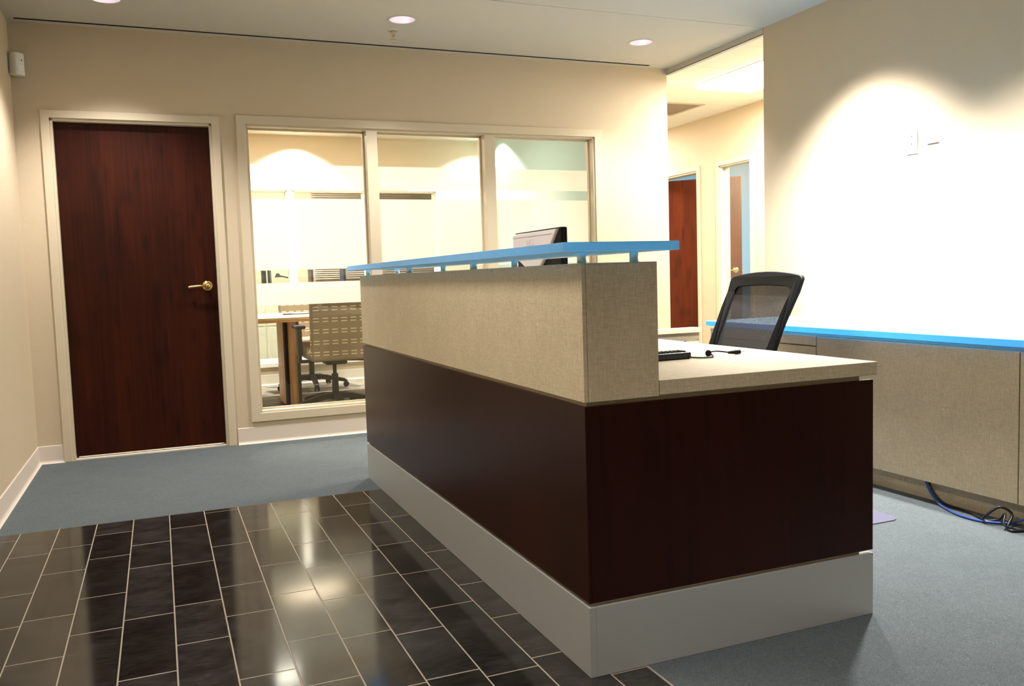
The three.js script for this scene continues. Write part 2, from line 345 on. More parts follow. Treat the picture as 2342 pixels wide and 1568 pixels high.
// --- corridor
const CC = 2.65, XC = 6.1;
smesh('wall_corridor_right', wallX(-4.2, 3.2, 0, 2.82, XC, 0.12, [[-2.65, -1.735, 0, 2.13], [-1.35, -0.85, 0.1, 2.13]]), M.wall);
smesh('wall_corridor_left', wallX(-4.2, -0.13, 0, 2.82, 4.62, 0.01), M.wall);
smesh('wall_corridor_back', wallZ(4.62, 6.22, 0, 2.82, -4.32, 0.12), M.wall);
smesh('wall_corridor_front', wallZ(4.75, 6.22, 0, 2.82, 3.2, 0.12), M.wall);
const HALL = [5.08, 5.68, -0.30, 0.92];     // fluorescent panel
const GRILLE = [5.08, 5.66, -1.53, -0.96];
{
  const c = structure('ceiling', [0, 0, 0]);
  mesh('deck', bx(4.62, 6.22, 2.83, 2.95, -4.32, 3.32), M.ceiling, c);
  const xs = [4.632, 5.075, 5.685, 6.1], zs = []; for (let z = 3.2; z > -4.2; z -= 0.61) zs.push(z);
  zs.push(-4.2);
  const cuts = [0.925, 0.31, -0.305, -0.95, -1.54]; const Z = [3.2, 2.6, 1.99, 1.54, ...cuts, -2.15, -2.76, -3.37, -4.2];
  for (let k = 0; k < Z.length - 1; k++) for (let i = 0; i < 3; i++) {
    const z1 = Z[k], z0 = Z[k + 1], mid = (z0 + z1) / 2;
    if (i === 1 && mid > HALL[2] && mid < HALL[3]) continue;
    if (i === 1 && ((mid > -1.54 && mid < -0.95) || (mid > -3.37 && mid < -2.76) || (mid > 1.99 && mid < 2.6))) continue;
    mesh('ceiling_tile', bx(xs[i] + 0.006, xs[i + 1] - 0.006, CC + 0.002, CC + 0.017, z0 + 0.006, z1 - 0.006, 0.003), M.acoustic, c);
  }
  const bars = [];
  for (const x of xs) bars.push(bx(x - 0.011, x + 0.011, CC + 0.004, CC + 0.03, -4.2, 3.2));
  for (const z of Z) bars.push(bx(4.632, 6.1, CC + 0.004, CC + 0.03, z - 0.011, z + 0.011));
  mesh('grid_bars', bars, M.tbar, c);
}
// sidelight, door frame and open leaf to the blue office
{
  const w = structure('window_3', [0, 0, 0], 'tall narrow sidelight beside the open office door');
  const fr = frameZ(0.85, 1.35, 0.1, 2.13, 0, 0.014, 0.05).rotateY(-Math.PI / 2).translate(XC, 0, 0);   // local +z looks to -x
  for (const k of [0]) { const p = fr.attributes.position; for (let i = 0; i < p.count; i++) p.setZ(i, -Math.abs(p.getZ(i))); }
  fr.computeVertexNormals();
  mesh('window_frame', [fr, bx(XC, XC + 0.12, 0.1, 2.13, -1.35, -1.338), bx(XC, XC + 0.12, 0.1, 2.13, -0.862, -0.85), bx(XC, XC + 0.12, 2.118, 2.13, -1.35, -0.85), bx(XC, XC + 0.12, 0.1, 0.112, -1.35, -0.85)], M.trimPaint, w);
  mesh('pane', bx(XC + 0.05, XC + 0.056, 0.112, 2.118, -1.338, -0.862), M.glass, w);
}
{
  const d = structure('door_2', [0, 0, 0], 'brown office door standing open in the corridor');
  const fr = frameZ(1.735, 2.65, 0, 2.13, 0, 0.014, 0.05, true).rotateY(-Math.PI / 2).translate(XC, 0, 0);
  const p = fr.attributes.position; for (let i = 0; i < p.count; i++) p.setZ(i, -Math.abs(p.getZ(i))); fr.computeVertexNormals();
  mesh('door_frame', [fr, bx(XC, XC + 0.12, 0, 2.13, -2.65, -2.634), bx(XC, XC + 0.12, 0, 2.13, -1.751, -1.735), bx(XC, XC + 0.12, 2.114, 2.13, -2.65, -1.735)], M.trimPaint, d);
  const leaf = mesh('door_leaf', bx(0, 0.9, 0.012, 2.112, -0.022, 0.022, 0.0015), M.hallWood, d);
  leaf.position.set(6.21, 0, -2.60); leaf.rotation.y = -Math.atan2(0.65, 0.70);
  leaf.rotation.y = -Math.atan2(0.655, 0.615);
  lever(leaf, 0.835, 1.07, 0.022, -1);
  mesh('latch', bx(0.9, 0.912, 1.06, 1.082, -0.006, 0.006), M.brass, leaf);
}
// blue office shell
smesh('wall_blue_right', wallX(-3.6, 0.3, 0, 2.82, 8.8, 0.12), M.blueWall);
smesh('wall_blue_back', wallZ(6.22, 8.92, 0, 2.82, -3.72, 0.12), M.blueWall);
smesh('wall_blue_front', wallZ(6.22, 8.92, 0, 2.82, 0.3, 0.12), M.blueWall);
smesh('ceiling', bx(6.22, 8.92, CC, CC + 0.1, -3.72, 0.42), M.ceiling);
smesh('floor', bx(6.1, 8.92, -0.12, 0, -3.72, 0.42), M.carpet);

// ================================================================ LIGHT FITTINGS
function can([x, z, y, cd, half, pen, where], i) {
  const t = thing('recessed_downlight', 'round recessed downlight with mirrored reflector, ' + where, 'downlight', [x, y, z], 'recessed downlights');
  mesh('trim_ring', lathe([[0.080, 0.0], [0.081, -0.003], [0.093, -0.003], [0.095, 0.0]], 40), M.ceiling, t);
  mesh('reflector', lathe([[0.0805, -0.001], [0.079, 0.02], [0.073, 0.05], [0.064, 0.08], [0.052, 0.105]], 40), M.reflector, t);
  mesh('can_housing', lathe([[0.0825, 0.001], [0.0825, 0.125], [0, 0.125]], 24), M.dark, t);
  mesh('lamp', lathe([[0, 0.085], [0.03, 0.088], [0.05, 0.1], [0.052, 0.106]], 24), M.lampDisc, t);
  const l = new THREE.SpotLight(LAMP, cd, 0, half * Math.PI / 180, pen, 2);
  l.position.set(0, -0.008, 0); l.target.position.set(0, -2, 0); l.castShadow = true; l.shadow.radius = 2.5;
  t.add(l, l.target);
  return t;
}
CANS.forEach(can); MEET.forEach(can);
function troffer(x0, x1, z0, z1, y, nits, label, color = TUBE, drop = 0) {
  const t = thing('fluorescent_panel', label, 'ceiling light', [(x0 + x1) / 2, y, (z0 + z1) / 2], 'fluorescent ceiling panels');
  const w = x1 - x0, d = z1 - z0;
  mesh('panel_frame', [bx(-w / 2, w / 2, -0.004, 0.05, -d / 2, -d / 2 + 0.02), bx(-w / 2, w / 2, -0.004, 0.05, d / 2 - 0.02, d / 2), bx(-w / 2, -w / 2 + 0.02, -0.004, 0.05, -d / 2 + 0.02, d / 2 - 0.02), bx(w / 2 - 0.02, w / 2, -0.004, 0.05, -d / 2 + 0.02, d / 2 - 0.02)], M.whitePaint, t);
  mesh('diffuser', bx(-w / 2 + 0.02, w / 2 - 0.02, 0.004 - drop, 0.010, -d / 2 + 0.02, d / 2 - 0.02), drop ? M.lens : M.diffuser, t);
  const l = new THREE.RectAreaLight(color, nits, w - 0.05, d - 0.05);
  l.position.set(0, -0.002 - drop, 0); l.rotation.x = -Math.PI / 2; t.add(l);
  return t;
}
troffer(...HALL, CC, 80, 'glowing fluorescent panel in the corridor ceiling', TUBE, 0.035);
troffer(5.08, 5.68, -3.35, -2.78, CC, 90, 'glowing fluorescent panel at the far end of the corridor');
troffer(5.08, 5.68, 2.0, 2.58, CC, 90, 'glowing fluorescent panel in the corridor behind the bright wall');
troffer(0.28, 0.88, 2.9, 4.1, H, 20, 'glowing fluorescent panel over the tiles beside the reception desk', LAMP);
troffer(0.6, 1.8, -2.2, -1.6, CH, 46, 'glowing fluorescent panel over the left end of the meeting table');
troffer(2.6, 3.8, -2.2, -1.6, CH, 15, 'glowing fluorescent panel over the right end of the meeting table');
troffer(1.6, 2.8, -5.0, -4.4, CH, 70, 'glowing fluorescent panel in the office beyond the meeting room');
troffer(7.0, 7.6, -1.8, -0.6, CC, 90, 'glowing fluorescent panel in the blue office', lin(0.9, 0.97, 1.0));
// air grille in the corridor
{
  const [x0, x1, z0, z1] = GRILLE, t = thing('air_grille', 'square tan air grille in the corridor ceiling', 'air vent', [(x0 + x1) / 2, CC, (z0 + z1) / 2]);
  const w = x1 - x0, d = z1 - z0;
  mesh('grille_frame', [bx(-w / 2, w / 2, -0.004, 0.012, -d / 2, -d / 2 + 0.025), bx(-w / 2, w / 2, -0.004, 0.012, d / 2 - 0.025, d / 2), bx(-w / 2, -w / 2 + 0.025, -0.004, 0.012, -d / 2 + 0.025, d / 2 - 0.025), bx(w / 2 - 0.025, w / 2, -0.004, 0.012, -d / 2 + 0.025, d / 2 - 0.025)], M.vent, t);
  for (let k = 0; k < 20; k++) { const s = mesh('louvre', bx(-w / 2 + 0.025, w / 2 - 0.025, -0.001, 0.001, -0.012, 0.012), M.vent, t); s.position.set(0, 0.006, -d / 2 + 0.04 + k * (d - 0.08) / 19); s.rotation.x = 0.6; }
  mesh('backing', bx(-w / 2 + 0.025, w / 2 - 0.025, 0.018, 0.022, -d / 2 + 0.025, d / 2 - 0.025), M.vent, t);
}
// sprinkler
{
  const t = thing('fire_sprinkler', 'small pendant fire sprinkler hanging from the ceiling beside a downlight', 'sprinkler', [2.258, H, 0.441]);
  mesh('escutcheon', lathe([[0.014, -0.006], [0.034, -0.004], [0.037, 0]]), M.chrome, t);
  mesh('body', [cyl(0.007, 0.009, 0.02, 0, -0.026, 0, 12), tube([[0.008, -0.02, 0], [0.012, -0.034, 0], [0.004, -0.046, 0]], 0.002, 8, 6), tube([[-0.008, -0.02, 0], [-0.012, -0.034, 0], [-0.004, -0.046, 0]], 0.002, 8, 6), cyl(0.004, 0.004, 0.012, 0, -0.055, 0, 8)], M.chrome, t);
  mesh('bulb', cyl(0.0025, 0.0025, 0.022, 0, -0.047, 0, 8), std({ color: lin(0.5, 0.05, 0.02), roughness: 0.2 }), t);
  mesh('deflector', cyl(0.017, 0.017, 0.002, 0, -0.057, 0, 16), M.chrome, t);
}
// motion detector in the corner
{
  const t = thing('motion_detector', 'small white plastic motion detector high in the wall corner', 'sensor', [0.048, 2.43, 0.05], undefined, Math.PI / 4);
  const s = new THREE.Shape(); s.moveTo(-0.033, 0.022); s.quadraticCurveTo(-0.036, -0.012, -0.024, -0.02); s.quadraticCurveTo(0, -0.028, 0.024, -0.02); s.quadraticCurveTo(0.036, -0.012, 0.033, 0.022); s.closePath();
  mesh('housing', uvm(new THREE.ExtrudeGeometry(s, { depth: 0.12, bevelEnabled: true, bevelSize: 0.004, bevelThickness: 0.006, bevelSegments: 2, curveSegments: 6 }).rotateX(-Math.PI / 2).translate(0, -0.06, 0)), M.whitePlastic, t);
  mesh('lens', bx(-0.018, 0.018, -0.045, -0.005, 0.020, 0.029, 0.003), std({ color: lin(0.8, 0.8, 0.78), roughness: 0.6 }), t);
  mesh('indicator', bx(0.004, 0.009, 0.018, 0.026, 0.024, 0.0295, 0.001), M.black, t);
}

// ================================================================ RECEPTION DESK
const DX0 = 1.754, DX1 = 2.739, DZ0 = 1.411, DZ1 = 4.027, UX = 1.981;
{
  const t = thing('reception_desk', 'long reception desk with dark wood panels, linen laminate upstand and blue transaction top', 'reception desk', [DX0, 0, DZ1]);
  const B = (x0, x1, y0, y1, z0, z1, r = 0.0015) => bx(x0 - DX0, x1 - DX0, y0, y1, z0 - DZ1, z1 - DZ1, r);
  mesh('plinth', [B(DX0, DX0 + 0.02, 0, 0.193, DZ0, DZ1), B(DX0 + 0.02, DX1, 0, 0.193, DZ1 - 0.02, DZ1)], M.steel, t).userData.label = 'brushed steel plinth';
  mesh('carcass', [B(DX0 + 0.0125, DX0 + 0.03, 0.185, 1.10, DZ0 + 0.012, DZ1 - 0.012, 0), B(DX0 + 0.03, DX1 - 0.045, 0.185, 0.7475, DZ1 - 0.03, DZ1 - 0.012, 0)], M.linen, t);
  mesh('front_panel', B(DX0 + 0.001, DX0 + 0.009, 0.203, 0.731, DZ0, DZ1 - 0.0005), M.deskWood, t);
  mesh('end_panel', B(DX0 + 0.0093, DX1, 0.203, 0.731, DZ1 - 0.02, DZ1 - 0.001), M.deskWood, t);
  mesh('far_panel', B(DX0 + 0.03, DX1, 0.0, 0.74, DZ0, DZ0 + 0.02), M.linen, t);
  mesh('upstand_front', B(DX0, DX0 + 0.012, 0.742, 1.105, DZ0, DZ1 - 0.0005), M.linen, t);
  mesh('upstand_end', B(DX0 + 0.0125, UX, 0.742, 1.105, DZ1 - 0.02, DZ1), M.linen, t);
  mesh('upstand_back', B(UX - 0.02, UX, 0.742, 1.105, DZ0 + 0.02, DZ1 - 0.02), M.linen, t);
  mesh('upstand_far_end', B(DX0 + 0.02, UX, 0.742, 1.105, DZ0, DZ0 + 0.02), M.linen, t);
  mesh('upstand_top', B(DX0 + 0.02, UX - 0.02, 1.087, 1.104, DZ0 + 0.02, DZ1 - 0.02, 0), M.linen, t);
  mesh('worktop', B(UX + 0.001, 2.753, 0.745, 0.785, DZ0, DZ1 + 0.001, 0.0015), M.linen, t).userData.label = 'pale linen laminate worktop';
  mesh('counter_top', B(1.690, 2.030, 1.134, 1.158, 1.40, 4.062, 0.0025), M.blueResin, t).userData.label = 'sky blue translucent transaction top';
  for (const z of [1.46, 2.27, 3.115, 3.96]) for (const x of [1.79, 1.95]) mesh('standoff', lathe([[0, 0], [0.0125, 0], [0.0125, 0.0294], [0, 0.0294]], 20).translate(x - DX0, 1.1047, z - DZ1), M.chrome, t);
}
{
  const t = thing('desk_return', 'low linen laminate return joining the desk to the credenza', 'desk return', [2.745, 0, 1.411]);
  mesh('return_panel', bx(0.0, 1.15, 0.0, 0.69, 0.02, 0.04, 0.0015), M.linen, t);
  mesh('return_top', bx(0.011, 1.15, 0.69, 0.72, -0.02, 0.06, 0.002), M.linen, t);
}
// credenza along the right wall
{
  const X = 3.9, Z0 = 1.56, Z1 = 4.95, t = thing('credenza', 'long linen laminate credenza with a sky blue top against the bright wall', 'credenza', [X, 0, Z0]);
  const B = (x0, x1, y0, y1, z0, z1, r = 0.0015) => bx(x0 - X, x1 - X, y0, y1, z0 - Z0, z1 - Z0, r);
  mesh('toe_kick', B(3.96, 4.55, 0, 0.097, Z0 + 0.02, Z1 - 0.02, 0), M.linen, t);
  mesh('carcass', B(3.922, 4.615, 0.097, 0.722, Z0, Z1, 0), M.linen, t);
  mesh('credenza_top', B(3.875, 4.613, 0.736, 0.766, Z0 - 0.01, Z1 + 0.01, 0.003), M.blueTop, t).userData.label = 'sky blue resin top';
  mesh('shadow_gap', B(3.94, 4.6, 0.722, 0.736, Z0 + 0.01, Z1 - 0.01, 0), M.linen, t);
  const dz = [[Z0 + 0.003, 2.486], [2.491, 3.63], [3.635, 4.947]];
  const d1 = mesh('drawer', B(3.9, 3.92, 0.668, 0.718, dz[0][0], dz[0][1]), M.linen, t);
  mesh('lock', cyl(0.008, 0.008, 0.008, 0, 0, 0, 14).rotateZ(Math.PI / 2).translate(3.902 - X, 0.69, 2.074 - Z0), M.chrome, d1);
  mesh('drawer', B(3.9, 3.92, 0.40, 0.662, dz[0][0], dz[0][1]), M.linen, t);
  mesh('drawer', B(3.9, 3.92, 0.097, 0.396, dz[0][0], dz[0][1]), M.linen, t);
  mesh('cabinet_door', B(3.9, 3.92, 0.097, 0.714, ...dz[1]), M.linen, t);
  mesh('cabinet_door', B(3.9, 3.92, 0.097, 0.714, ...dz[2]), M.linen, t);
}
// ================================================================ CHAIRS
const noUv = (g) => { g.deleteAttribute('uv'); return g; };
function starBase(t, r = 0.31, rot = 0.3) {     // five legs with twin castors, gas column
  for (let k = 0; k < 5; k++) {
    const a = rot + k * Math.PI * 2 / 5, c = Math.cos(a), s = Math.sin(a);
    const pts = [[0.02, 0.115], [0.1, 0.118], [0.2, 0.1], [r, 0.068]], g = [];
    const L = new THREE.Shape(); L.moveTo(0.02, 0.085); L.lineTo(0.1, 0.092); L.lineTo(r, 0.056); L.lineTo(r + 0.015, 0.066); L.lineTo(r - 0.02, 0.085); L.lineTo(0.14, 0.128); L.lineTo(0.02, 0.135); L.closePath();
    const e = new THREE.ExtrudeGeometry(L, { depth: 0.034, bevelEnabled: true, bevelSize: 0.004, bevelThickness: 0.005, bevelSegments: 2 }).translate(0, 0, -0.017).rotateY(-a);
    const leg = mesh('base_leg', noUv(e.toNonIndexed()), M.black, t);
    const wheel = (o) => noUv(lathe([[0, -0.008], [0.02, -0.008], [0.026, -0.004], [0.026, 0.004], [0.02, 0.008], [0, 0.008]], 18).rotateX(Math.PI / 2).translate(r, 0.027, o));
    const hood = noUv(new THREE.CylinderGeometry(0.03, 0.03, 0.012, 16, 1, false, 0, Math.PI).toNonIndexed().rotateX(Math.PI / 2).rotateZ(Math.PI / 2).translate(r, 0.028, 0));
    mesh('castor', [wheel(0.016), wheel(-0.016), noUv(cyl(0.007, 0.007, 0.03, r, 0.03, 0, 8)), hood].map((q) => q.rotateY(-a)), M.blackSoft, leg);
  }
  mesh('gas_column', [noUv(cyl(0.045, 0.038, 0.06, 0, 0.08, 0)), noUv(cyl(0.028, 0.028, 0.16, 0, 0.14, 0)), noUv(cyl(0.016, 0.016, 0.13, 0, 0.29, 0))], M.black, t);
}
function bend(g, fn) { const p = g.attributes.position, v = new THREE.Vector3(); for (let i = 0; i < p.count; i++) { v.fromBufferAttribute(p, i); fn(v); p.setXYZ(i, v.x, v.y, v.z); } g.computeVertexNormals(); return g; }
function loop(w0, w1, y0, y1, r, n = 14) {        // rounded trapezium, dense points, w0 bottom half width, w1 top half width
  const c = [[w1, y1], [-w1, y1], [-w0, y0], [w0, y0]], pts = [];
  for (let k = 0; k < 4; k++) {
    const a = c[(k + 3) % 4], b = c[k], d = c[(k + 1) % 4];
    const la = Math.hypot(a[0] - b[0], a[1] - b[1]), ld = Math.hypot(d[0] - b[0], d[1] - b[1]);
    const p = [b[0] + (a[0] - b[0]) * r / la, b[1] + (a[1] - b[1]) * r / la], q = [b[0] + (d[0] - b[0]) * r / ld, b[1] + (d[1] - b[1]) * r / ld];
    for (let i = 0; i <= 6; i++) { const s = i / 6; pts.push([p[0] * (1 - s) ** 2 + 2 * b[0] * s * (1 - s) + q[0] * s * s, p[1] * (1 - s) ** 2 + 2 * b[1] * s * (1 - s) + q[1] * s * s]); }
    const nx = c[(k + 1) % 4], e = [nx[0] + (b[0] - nx[0]) * r / ld, nx[1] + (b[1] - nx[1]) * r / ld];
    for (let i = 1; i < n; i++) pts.push([q[0] + (e[0] - q[0]) * i / n, q[1] + (e[1] - q[1]) * i / n]);
  }
  return pts.map((p) => new THREE.Vector2(...p));
}
// black task chair with a net back; it looks along local -x
{
  const t = thing('task_chair', 'black task chair with a see-through net back behind the reception desk', 'chair', [3.17, 0.0045, 2.62]);
  starBase(t, 0.3, 0.2);
  mesh('seat', noUv(bend(new RoundedBoxGeometry(0.48, 0.075, 0.5, 5, 0.035), (v) => { v.y += 0.04 * v.x * v.x - (v.x < -0.15 ? (v.x + 0.15) ** 2 * 0.8 : 0); }).translate(0, 0.475, 0)), M.blackSoft, t);
  mesh('mechanism', noUv(bx(-0.12, 0.16, 0.39, 0.44, -0.09, 0.09, 0.015)), M.black, t);
  const curve = (v) => { const s = (v.y - 0.62) / 0.44; const x = v.z; v.x = v.z; v.z = 0; return s; };
  const shapeX = (y, z) => { const s = (y - 0.66) / 0.40; return 0.20 - 0.055 * Math.max(0, 1 - Math.abs(s - 0.05) * 1.4) + 0.105 * s + 0.05 * s * s * 0.3 - 0.9 * z * z * 0.18; };
  const o = new THREE.Shape(loop(0.240, 0.264, 0.60, 1.058, 0.03)); o.holes.push(new THREE.Path(loop(0.190, 0.208, 0.655, 0.992, 0.035).reverse()));
  const frame = new THREE.ExtrudeGeometry(o, { depth: 0.014, bevelEnabled: true, bevelSize: 0.004, bevelThickness: 0.004, bevelOffset: -0.004, bevelSegments: 2 }).translate(0, 0, -0.007);
  const place = (v) => { const w = v.x, d = v.z; v.set(shapeX(v.y, w) + d, v.y + (v.y > 0.9 ? -0.35 * w * w * (v.y - 0.9) / 0.158 : 0), w); };
  mesh('back_frame', noUv(bend(frame, place)), M.black, t);
  const net = new THREE.PlaneGeometry(0.43, 0.36, 16, 18).translate(0, 0.824, 0); net.computeVertexNormals();
  { const p = net.attributes.position, uv = net.attributes.uv; for (let i = 0; i < p.count; i++) { uv.setXY(i, p.getX(i), p.getY(i)); const y = p.getY(i), k = 0.985 + (y - 0.82) * 0.1; p.setX(i, p.getX(i) * k * (0.93 + (y - 0.64) * 0.17)); } }
  mesh('net', bend(net, place), M.net, t);
  mesh('spine', noUv(tube([[0.1, 0.42, 0], [0.25, 0.45, 0], [0.275, 0.55, 0], [0.235, 0.64, 0]], 0.022, 20, 10)), M.black, t);
  for (const s of [-1, 1]) {
    const a = mesh('arm', noUv(tube([[0.02, 0.43, s * 0.22], [0.02, 0.46, s * 0.29], [0.02, 0.55, s * 0.295], [0.02, 0.64, s * 0.295]], 0.017, 20, 10)), M.black, t);
    mesh('arm_pad', noUv(bx(-0.12, 0.13, 0.645, 0.67, s * 0.295 - 0.04, s * 0.295 + 0.04, 0.012)), M.blackSoft, a);
  }
}
// meeting chairs: upholstered back with woven dashes, black arms and base; they look along local -z
function meetingChair(label, pos, turn, rot) {
  const t = thing('meeting_chair', label, 'chair', pos, undefined, turn);
  starBase(t, 0.345, rot);
  mesh('seat', noUv(new RoundedBoxGeometry(0.49, 0.085, 0.47, 4, 0.035).translate(0, 0.475, -0.02)), M.seatFabric, t);
  mesh('mechanism', noUv(bx(-0.09, 0.09, 0.385, 0.432, -0.1, 0.12, 0.015)), M.black, t);
  mesh('tilt_lever', noUv(tube([[0.08, 0.41, 0], [0.2, 0.405, 0.02], [0.27, 0.4, 0.04]], 0.007, 10, 8)), M.black, t);
  const g = new RoundedBoxGeometry(0.475, 0.60, 0.055, 6, 0.026).translate(0, 0.73, 0.27);
  const gu = uvm(bend(g, (v) => { v.z += -0.35 * v.x * v.x + 0.16 * (v.y - 0.43) * 0.55; }));
  gu.computeVertexNormals();
  mesh('backrest', gu, M.dashFabric, t).userData.label = 'taupe fabric woven with pale dashes';
  for (const s of [-1, 1]) {
    const a = mesh('arm', noUv(merge([bx(s * 0.285 - 0.02, s * 0.285 + 0.02, 0.47, 0.70, -0.04, 0.05, 0.012), bx(Math.min(s * 0.1, s * 0.3), Math.max(s * 0.1, s * 0.3), 0.405, 0.43, -0.02, 0.03, 0.008), bx(s * 0.285 - 0.014, s * 0.285 + 0.014, 0.41, 0.48, -0.02, 0.03, 0.008)])), M.black, t);
    mesh('arm_pad', noUv(bx(s * 0.285 - 0.042, s * 0.285 + 0.042, 0.695, 0.725, -0.13, 0.12, 0.013)), M.blackSoft, a);
  }
  return t;
}
meetingChair('taupe dash-patterned meeting chair with its back to the glazed screen', [2.1, 0, -1.3], 0, Math.PI / 2);
meetingChair('taupe dash-patterned meeting chair on the far side of the maple table', [2.16, 0, -2.88], Math.PI + 0.12, 1.1);

// ================================================================ MEETING TABLE AND THINGS ON IT
{
  const t = thing('meeting_table', 'maple meeting table on a rounded panel leg', 'table', [1.8, 0, -2.0]);
  mesh('tabletop', bx(-1.1, 1.7, 0.766, 0.79, -0.65, 0.6, 0.004), M.tableTop, t);
  mesh('tabletop_edge', bx(-1.098, 1.698, 0.748, 0.7655, -0.648, 0.598, 0.004), M.maple, t);
  const leg = (x, flip) => {
    const half = (a0, a1) => { const s = new THREE.Shape(), n = 12; for (let i = 0; i <= n; i++) { const a = a0 + (a1 - a0) * i / n; s[i ? 'lineTo' : 'moveTo'](Math.cos(a) * 0.075, Math.sin(a) * 0.36); } s.closePath(); return noUv(new THREE.ExtrudeGeometry(s, { depth: 0.735, bevelEnabled: false }).rotateX(-Math.PI / 2).translate(x, 0.012, 0.07)); };
    const l = mesh('panel_leg', uvm(half(-0.42, Math.PI * 2 - 1.05 - 0.42)), M.maple, t);
    mesh('leg_section', uvm(half(-0.5 - 0.95, -0.5)), M.maple, l);
    mesh('leg_core', [noUv(bx(x - 0.06, x + 0.065, 0.0, 0.745, -0.04, 0.38))], M.dark, l);
  };
  leg(0.0); leg(1.2);
}
{
  const t = thing('conference_cable', 'thin black cable lying on the maple meeting table', 'cable', [2.1, 0.794, -2.0]);
  mesh('cord', noUv(tube([[-0.26, 0.006, 0.1], [-0.12, 0.008, 0.16], [-0.02, 0.02, 0.1], [0.06, 0.007, 0.15], [0.2, 0.006, 0.1], [0.28, 0.05, 0.02]], 0.006, 40, 6)), M.cableBlack, t);
  mesh('plug', noUv(bx(-0.33, -0.25, 0.0, 0.013, 0.09, 0.115, 0.004)), M.cableBlack, t);
}
// ================================================================ THINGS ON THE DESK
// monitor, back to the visitors: local -x is the back
{
  const t = thing('computer_monitor', 'computer monitor with a silver back standing behind the blue transaction top', 'monitor', [2.27, 0.785, 2.64]);
  mesh('casing', noUv(bx(-0.018, 0.014, 0.14, 0.485, -0.237, 0.237, 0.006)), M.black, t);
  const plate = new THREE.Shape([[-0.232, 0.478], [0.224, 0.478], [0.13, 0.385], [0.055, 0.33], [0.045, 0.19], [-0.09, 0.19], [-0.105, 0.33], [-0.2, 0.372], [-0.232, 0.40]].map((p) => new THREE.Vector2(...p)));
  const on = (g) => g.rotateY(-Math.PI / 2);                // the flat back looks to -x
  const cover = mesh('back_cover', noUv(on(new THREE.ExtrudeGeometry(plate, { depth: 0.008, bevelEnabled: true, bevelSize: 0.006, bevelOffset: -0.006, bevelThickness: 0.006, bevelSegments: 2 }).translate(0, 0, 0.018))), M.silver, t);
  cover.userData.label = 'silver plastic back cover with raised lettering';
  const font = await new FontLoader().loadAsync('fonts/droid/droid_sans_bold.typeface.json');
  const word = new TextGeometry('DELL', { font, size: 0.026, depth: 0.004, curveSegments: 4 }); word.computeBoundingBox();
  word.translate(-word.boundingBox.max.x / 2 - 0.035, 0.423, 0.031);
  mesh('lettering', noUv(on(word)), M.silver, cover);
  const ridge = (x0, x1, y, h = 0.004) => noUv(new THREE.BoxGeometry(x1 - x0, h, 0.006).translate((x0 + x1) / 2, y, 0.033));
  mesh('ridge', [ridge(-0.21, -0.10, 0.413), ridge(-0.094, 0.03, 0.401), ridge(0.036, 0.125, 0.413), ridge(-0.225, 0.18, 0.463)].map(on), M.silver, cover);
  mesh('screen', noUv(bx(0.014, 0.0155, 0.155, 0.47, -0.22, 0.22)), M.dark, t);
  mesh('stand_neck', noUv(bx(-0.05, -0.005, 0.01, 0.2, -0.05, 0.05, 0.012)), M.silver, t);
  mesh('stand_foot', noUv(bx(-0.12, 0.11, 0.0, 0.016, -0.13, 0.13, 0.006)), M.silver, t);
}
// power adapter with its lead
{
  const t = thing('power_adapter', 'black power adapter brick with a ribbed top on the pale worktop', 'power adapter', [2.30, 0.785, 3.575], undefined, 0.05);
  mesh('casing', noUv(bx(-0.09, 0.075, 0.0, 0.024, -0.03, 0.03, 0.007)), std({ color: lin(0.016, 0.016, 0.03), roughness: 0.35 }), t);
  for (let k = 0; k < 9; k++) mesh('rib', noUv(bx(-0.08 + k * 0.016, -0.072 + k * 0.016, 0.022, 0.028, -0.022, 0.022, 0.002)), M.black, t);
  const l = mesh('lead', noUv(tube([[0.06, 0.006, 0.028], [0.09, 0.004, 0.055], [0.135, 0.004, 0.06], [0.16, 0.006, 0.03], [0.165, 0.012, 0.0], [0.21, 0.014, -0.01], [0.245, 0.009, 0.012]], 0.0028, 50, 8)), M.cableBlack, t);
  mesh('ferrite_bead', noUv(cyl(0.0105, 0.0105, 0.026, 0, -0.013, 0, 16).rotateZ(Math.PI / 2).rotateY(0.9).translate(0.165, 0.011, 0.002)), M.black, l);
  mesh('barrel_plug', noUv(merge([cyl(0.0045, 0.0075, 0.03, 0, -0.015, 0, 14).rotateZ(-Math.PI / 2), cyl(0.0078, 0.0078, 0.018, 0, -0.009, 0, 14).rotateZ(-Math.PI / 2).translate(0.022, 0, 0)].map(noUv)).rotateY(-0.12).translate(0.258, 0.0085, 0.012)), M.black, l);
  mesh('plug_tip', noUv(cyl(0.002, 0.002, 0.02, 0, -0.01, 0, 8).rotateZ(-Math.PI / 2).translate(0.298, 0.0085, 0.016)), M.chrome, l);
}
// keyboard tray slid out beyond the worktop
{
  const t = thing('keyboard_tray', 'thin black keyboard tray sliding out from under the worktop edge', 'keyboard tray', [2.95, 0.655, 1.95]);
  mesh('tray', noUv(bx(-0.22, 0.4, 0.03, 0.05, -0.28, 0.17, 0.006)), M.black, t);
  mesh('slide', [noUv(bx(-0.55, 0.2, 0.05, 0.0895, -0.2, -0.18)), noUv(bx(-0.55, 0.2, 0.05, 0.0895, 0.08, 0.10))], M.black, t);
}
